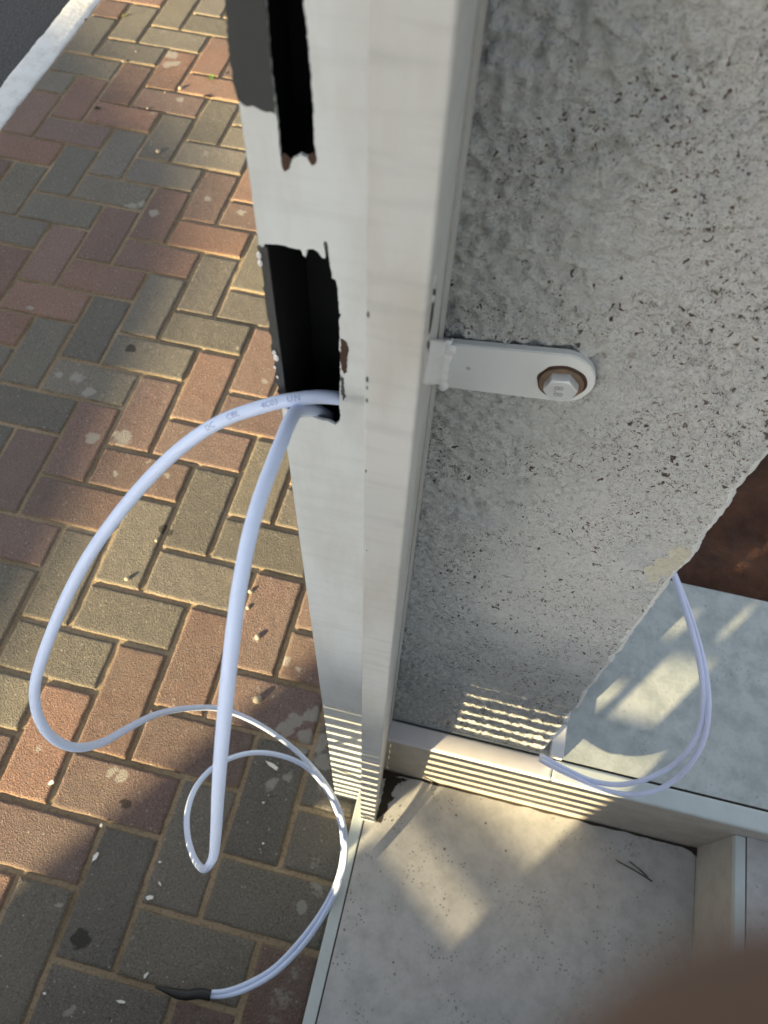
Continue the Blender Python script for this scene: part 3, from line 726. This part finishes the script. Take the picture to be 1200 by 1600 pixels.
def chip(px, py, L_, W_, rot, lab, z=0.001):
    p = at_z(px, py, z); bm = bmesh.new()
    n_ = 5; P = [(L_ * math.cos(2 * math.pi * k / n_ + .5) * random.uniform(.6, 1.25), W_ * math.sin(2 * math.pi * k / n_ + .5) * random.uniform(.6, 1.35)) for k in range(n_)]
    a = [bm.verts.new((x, y, .0002)) for x, y in P]; b_ = [bm.verts.new((x * .9, y * .9, .0022 + .15 * x)) for x, y in P]
    bm.faces.new(a[::-1]); bm.faces.new(b_)
    for k in range(n_): bm.faces.new((a[k], a[(k + 1) % n_], b_[(k + 1) % n_], b_[k]))
    bm.transform(Matrix.Rotation(rot, 4, 'Z')); o = obj('paint_chip', bm, M_chip); o.location = p; tag(o, lab, 'chip', GC)
for a in [(150, 1338, .0085, .004, 1.3, 'white chip standing in the joint left of the grey brick under the red ones'), (234, 1402, .0065, .0045, .3, 'white angular chip on a grey brick below the cable bend'), (228, 1524, .0065, .0022, 1.2, 'thin white sliver above the black taped cable end'),
          (190, 1565, .0075, .0030, .1, 'curved white chip left of the black taped cable end'), (427, 1197, .014, .005, -.3, 'longest white chip near the mortar spots by the post'), (250, 1347, .003, .002, .2, 'tiny white chip above the angular chip near the cable bend'), (250, 1381, .005, .0015, -.6, 'thin curled white chip between the two chips near the cable bend'),
          (158, 1290, .003, .003, 0, 'tiny white chip at the brick joint corner above the standing chip'), (80, 1223, .008, .004, .8, 'cream chip in the joint between the red bricks at lower left'), (412, 1254, .003, .002, 0, 'tiny white chip on the grey brick right of the thin cable loop'),
          (70, 1552, .003, .002, 0, 'tiny white speck on the lower left grey brick'), (411, 1318, .0028, .002, 0, 'tiny white chip on a grey brick below the mortar residue')]: chip(*a)
# weed, leaves, needles
bm = bmesh.new(); p = at_z(331, 125, 0)
for k in range(14):
    a = random.uniform(0, 6.28); l = random.uniform(.004, .010); wd = .003; h_ = random.uniform(.003, .012)
    d = Vector((math.cos(a), math.sin(a), 0)); s_ = Vector((-d.y, d.x, 0))
    c = Vector((random.uniform(-.004, .004), random.uniform(-.004, .004), h_))
    bm.faces.new([bm.verts.new(v) for v in (c, c + d * l * .5 + s_ * wd, c + d * l + Vector((0, 0, .002)), c + d * l * .5 - s_ * wd)])
    st_ = Vector((0, 0, 0)); bm.faces.new([bm.verts.new(v) for v in (st_, st_ + s_ * .0006, c + s_ * .0006, c)])
o = obj('weed', bm, M_leaf); o.location = p; tag(o, 'tiny green weed growing in a paving joint near the dark grey post patch', 'weed')
def leaf(name, px, py, z, L_, W_, rot, m, lab, cat):
    bm = bmesh.new(); n_ = 8; up = []; dn = []
    for k in range(n_ + 1):
        t_ = k / n_; w_ = W_ * math.sin(math.pi * t_) ** .8; x = (t_ - .5) * L_
        up.append(bm.verts.new((x, w_, .002 + .002 * math.sin(t_ * 5)))); dn.append(bm.verts.new((x, -w_, .0035 + .002 * math.sin(t_ * 4))))
    mid = [bm.verts.new(((k / n_ - .5) * L_, 0, .001)) for k in range(n_ + 1)]
    for k in range(n_): bm.faces.new((up[k], up[k + 1], mid[k + 1], mid[k])); bm.faces.new((mid[k], mid[k + 1], dn[k + 1], dn[k]))
    bmesh.ops.remove_doubles(bm, verts=bm.verts, dist=1e-5)
    bm.transform(Matrix.Rotation(rot, 4, 'Z')); o = smooth(obj(name, bm, m)); o.location = at_z(px, py, z); tag(o, lab, cat)
leaf('fallen_leaf', 195, 25, .001, .022, .007, 1.0, M_yleaf, 'small yellow leaf lying on the bricks by the white kerb', 'leaf')
leaf('fallen_leaf', 325, 152, .001, .03, .007, .15, M_brownleaf, 'dark leaf in the joint beside the green weed', 'leaf')
leaf('fallen_leaf', 153, 170, .001, .018, .006, .35, M_brownleaf, 'small dark leaf on a reddish brick in the upper pavement', 'leaf')
leaf('fallen_leaf', 1083, 1328, Z1 + .001, .020, .006, -1.0, M_brownleaf, 'dark brown leaf scrap in the inner corner of the lower step', 'leaf')
for pa_, pb_, lab in (((964, 1345), (1019, 1377), 'longer dark pine needle lying on the lower tile'), ((983, 1346), (1012, 1370), 'shorter dark pine needle crossing the longer one on the lower tile')):
    a, b_ = at_z(*pa_, Z1 + .0012), at_z(*pb_, Z1 + .0016); c = (a + b_) / 2; bm = bmesh.new()
    tube(bm, [a - c, Vector((0, .0008, .0008)), b_ - c], .0009, 6); o = obj('pine_needle', bm, M_twig); o.location = c; tag(o, lab, 'pine needle', 'pine needles on the lower tile')

# ------------------------------------------------------------------ added shade casters outside the picture
# added louvred gate unseen below the frame, slats shaped for the sun stripes
YG0 = -.75
caster = tag(empty('louvered_caster', (.4, YG0, 0)), 'added unseen louvred shade gate standing across the steps behind the photographer', 'caster')
def gb(name, x0, x1, z0, z1, th_=.008, dz=0):
    bm = bmesh.new(); add_box(bm, x0, x1, YG0 - th_ / 2, YG0 + th_ / 2, z0, z1)
    if dz:
        for v in bm.verts:
            if v.co.x > (x0 + x1) / 2: v.co.z += dz
    bmesh.ops.recalc_face_normals(bm, faces=bm.faces); return obj(name, bm, M_caster, caster)
gb('stile', .045, .092, .002, .72, .012)
gb('stile', .478, 1.35, Z1 + .002, .72, .012)
gb('base_blocker', .0921, .216, .002, .118, .012)
gb('base_blocker', .2161, .4779, .002, .150, .012)  # added to stop stray sun streaks on the pavement
PITCH = .0354; c0 = .221 + PITCH / 2
for k in range(-3, 14):
    zc = c0 + PITCH * k
    h_ = .0096 if k < 5 else .0096 + .0008 * (k - 4)  # gaps narrow upward to fade the cast stripes
    gb('slat', .0921, .2160, zc - h_, zc + h_)
    if zc > .25: gb('slat', .2161, .3549, zc - h_, zc + h_)
    if zc > .25 and zc < .445: gb('slat', .3550, .4779, zc - h_, zc + h_)
# solid plate, notches shaped for sun patches on the upper tile
gb('patch_mask', .3550, .4779, .452, .462); gb('patch_mask', .3550, .3650, .4621, .4899); gb('patch_mask', .4350, .4779, .4621, .4899)
gb('patch_mask', .3550, .4779, .49, .503); gb('patch_mask', .3550, .398, .5031, .518); gb('patch_mask', .414, .4779, .5031, .518); gb('patch_mask', .3550, .4779, .5181, .72)
gb('top_rail', .0921, .3549, .70, .72)

def sun_frame(s_, t_, z): return Vector((s_ * math.sin(SUN_AZ) + t_ * math.cos(SUN_AZ), -s_ * math.cos(SUN_AZ) + t_ * math.sin(SUN_AZ), z))
TR = -1.2; TE = math.tan(SUN_EL)
blocker_root = tag(empty('low_blocker', sun_frame(.9, TR, 0)), 'added unseen barrier panel with one gap standing on the pavement behind the gate', 'blocker')  # added unseen panel, gap shaped for soft sun patches on the tile
def rb(name, s0, s1, t0_, t1_, z0=None, z1=None):
    za = Z1 + (t0_ - TR) * TE if z0 is None else z0; zb = Z1 + (t1_ - TR) * TE if z1 is None else z1
    vs = [sun_frame(a_, TR + d_, z_) for a_ in (s0, s1) for d_ in (0, .012) for z_ in (za, zb)]
    bm = bmesh.new(); V = [bm.verts.new(v) for v in vs]
    for q in [(0, 1, 3, 2), (4, 6, 7, 5), (0, 4, 5, 1), (2, 3, 7, 6), (0, 2, 6, 4), (1, 5, 7, 3)]: bm.faces.new([V[k] for k in q])
    bmesh.ops.recalc_face_normals(bm, faces=bm.faces); return obj(name, bm, M_caster, blocker_root)
rb('panel', .628, .8149, 0, .048, z0=-.03)
rb('bar', .640, .8149, .092, .205)
rb('panel', .8150, 2.0, 0, 0, z0=-.03, z1=.62)
# added unseen wall, its top outline shaped for the pavement shade
top = [(.56, .10), (.50, .34), (.495, .80), (.315, .86), (.305, .37), (0, .46), (-.22, .533), (-.43, .589), (-.66, .65), (-1.0, .705), (-1.7, .722), (-3.2, .78)]
bm = bmesh.new(); F = []; B = []
for s_, z in top: F.append((bm.verts.new(sun_frame(s_, -4.5, -.15)), bm.verts.new(sun_frame(s_, -4.5, z + .425)))); B.append((bm.verts.new(sun_frame(s_, -4.62, -.15)), bm.verts.new(sun_frame(s_, -4.62, z + .423))))
for k in range(len(top) - 1):
    bm.faces.new((F[k][0], F[k + 1][0], F[k + 1][1], F[k][1])); bm.faces.new((B[k][1], B[k + 1][1], B[k + 1][0], B[k][0])); bm.faces.new((F[k][1], F[k + 1][1], B[k + 1][1], B[k][1]))
bm.faces.new((F[0][0], F[0][1], B[0][1], B[0][0])); bm.faces.new((F[-1][1], F[-1][0], B[-1][0], B[-1][1]))
bmesh.ops.recalc_face_normals(bm, faces=bm.faces)
tag(obj('shade_wall', bm, M_masonry), 'added unseen wall, its top shaped to shade part of the pavement', 'wall')
# added unseen awning further off, its lower edge cuts the sun above knee height
aw = tag(empty('sun_blocker', sun_frame(.5, -6.2, 0)), 'added unseen cloth awning on two posts down the street towards the sun', 'sun_blocker')
bm = bmesh.new(); Q = [sun_frame(-2.2, -6, 1.69), sun_frame(3.2, -6, 1.90), sun_frame(3.2, -6.6, 3.4), sun_frame(-2.2, -6.6, 3.4)]
vv = [bm.verts.new(q) for q in Q]; f = bm.faces.new(vv)
r_ = bmesh.ops.extrude_face_region(bm, geom=[f]); bmesh.ops.translate(bm, verts=[v for v in r_['geom'] if isinstance(v, bmesh.types.BMVert)], vec=(.01, .015, .01))
bmesh.ops.recalc_face_normals(bm, faces=bm.faces); obj('cloth', bm, M_canvas, aw)
for s_ in (-2.1, 3.1):
    bm = bmesh.new(); tube(bm, [sun_frame(s_, -6.62, -.15), sun_frame(s_, -6.62, 3.4)], .03, 12); obj('pole', bm, M_caster, aw)

# ------------------------------------------------------------------ the photographer's hand, one fingertip near the lens
def cs(x, y, z): return CAM + R0 * x + R1 * y + R2 * z
J = {}; E = []; Rr = []
def jn(k, p, r): J[k] = len(Rr); Rr.append((cs(*p), r))
def ed(*ks):
    for a, b_ in zip(ks, ks[1:]): E.append((J[a], J[b_]))
jn('wrist', (.130, -.150, .060), .024); jn('palm', (.108, -.112, .042), .026); jn('fore', (.165, -.24, .09), .030); jn('elbow', (.24, -.40, .14), .040)
ed('elbow', 'fore', 'wrist', 'palm')
fing = {'i': [(.072, -.078, .020), (.044, -.052, .000), (.0175, -.0285, -.0130), (.0046, -.0114, -.0184)],
        'm': [(.092, -.074, .030), (.070, -.042, .022), (.052, -.028, .012), (.042, -.022, .004)],
        'r': [(.112, -.072, .042), (.094, -.036, .036), (.076, -.022, .026), (.066, -.018, .018)],
        'p': [(.130, -.078, .054), (.116, -.048, .050), (.102, -.036, .042), (.094, -.032, .034)],
        't': [(.088, -.122, .020), (.070, -.112, .004), (.056, -.100, -.002)]}
rads = {'i': (.0108, .0102, .0100, .0100), 'm': (.0105, .0093, .0085, .0075), 'r': (.0100, .0088, .0080, .0072), 'p': (.0090, .0076, .0070, .0062), 't': (.0135, .0110, .0095)}
for k, L_ in fing.items():
    for i, p in enumerate(L_): jn(k + str(i), p, rads[k][i])
    ed('palm', *[k + str(i) for i in range(len(L_))])
me = bpy.data.meshes.new('person'); me.from_pydata([p for p, r in Rr], E, []); me.update()
ho = bpy.data.objects.new('person_tmp', me); COL.objects.link(ho)
sk = ho.modifiers.new('skin', 'SKIN'); sk.use_smooth_shade = True
for i, (p, r) in enumerate(Rr): me.skin_vertices[0].data[i].radius = (r, r)
me.skin_vertices[0].data[J['wrist']].use_root = True
sb = ho.modifiers.new('sub', 'SUBSURF'); sb.levels = 2; sb.render_levels = 2
dg = bpy.context.evaluated_depsgraph_get(); hm = bpy.data.meshes.new_from_object(ho.evaluated_get(dg)); bpy.data.objects.remove(ho)
hand = obj('person', hm, M_skin); smooth(hand)
tag(hand, 'dark blurred fingertip of the person taking the photo, lower right corner over the steps', 'person')
# sleeve on the forearm
bm = bmesh.new(); pth = [cs(.158, -.222, .085), cs(.19, -.295, .108), cs(.25, -.42, .147)]
tube(bm, catmull(pth, .02), lambda s_: .040 + .012 * s_, 24, cap=False)
M_cloth = plain('sleeve cloth', (.08, .09, .12), .9, sc=200)
sleeve = smooth(obj('sleeve', bm, M_cloth)); sleeve.parent = hand
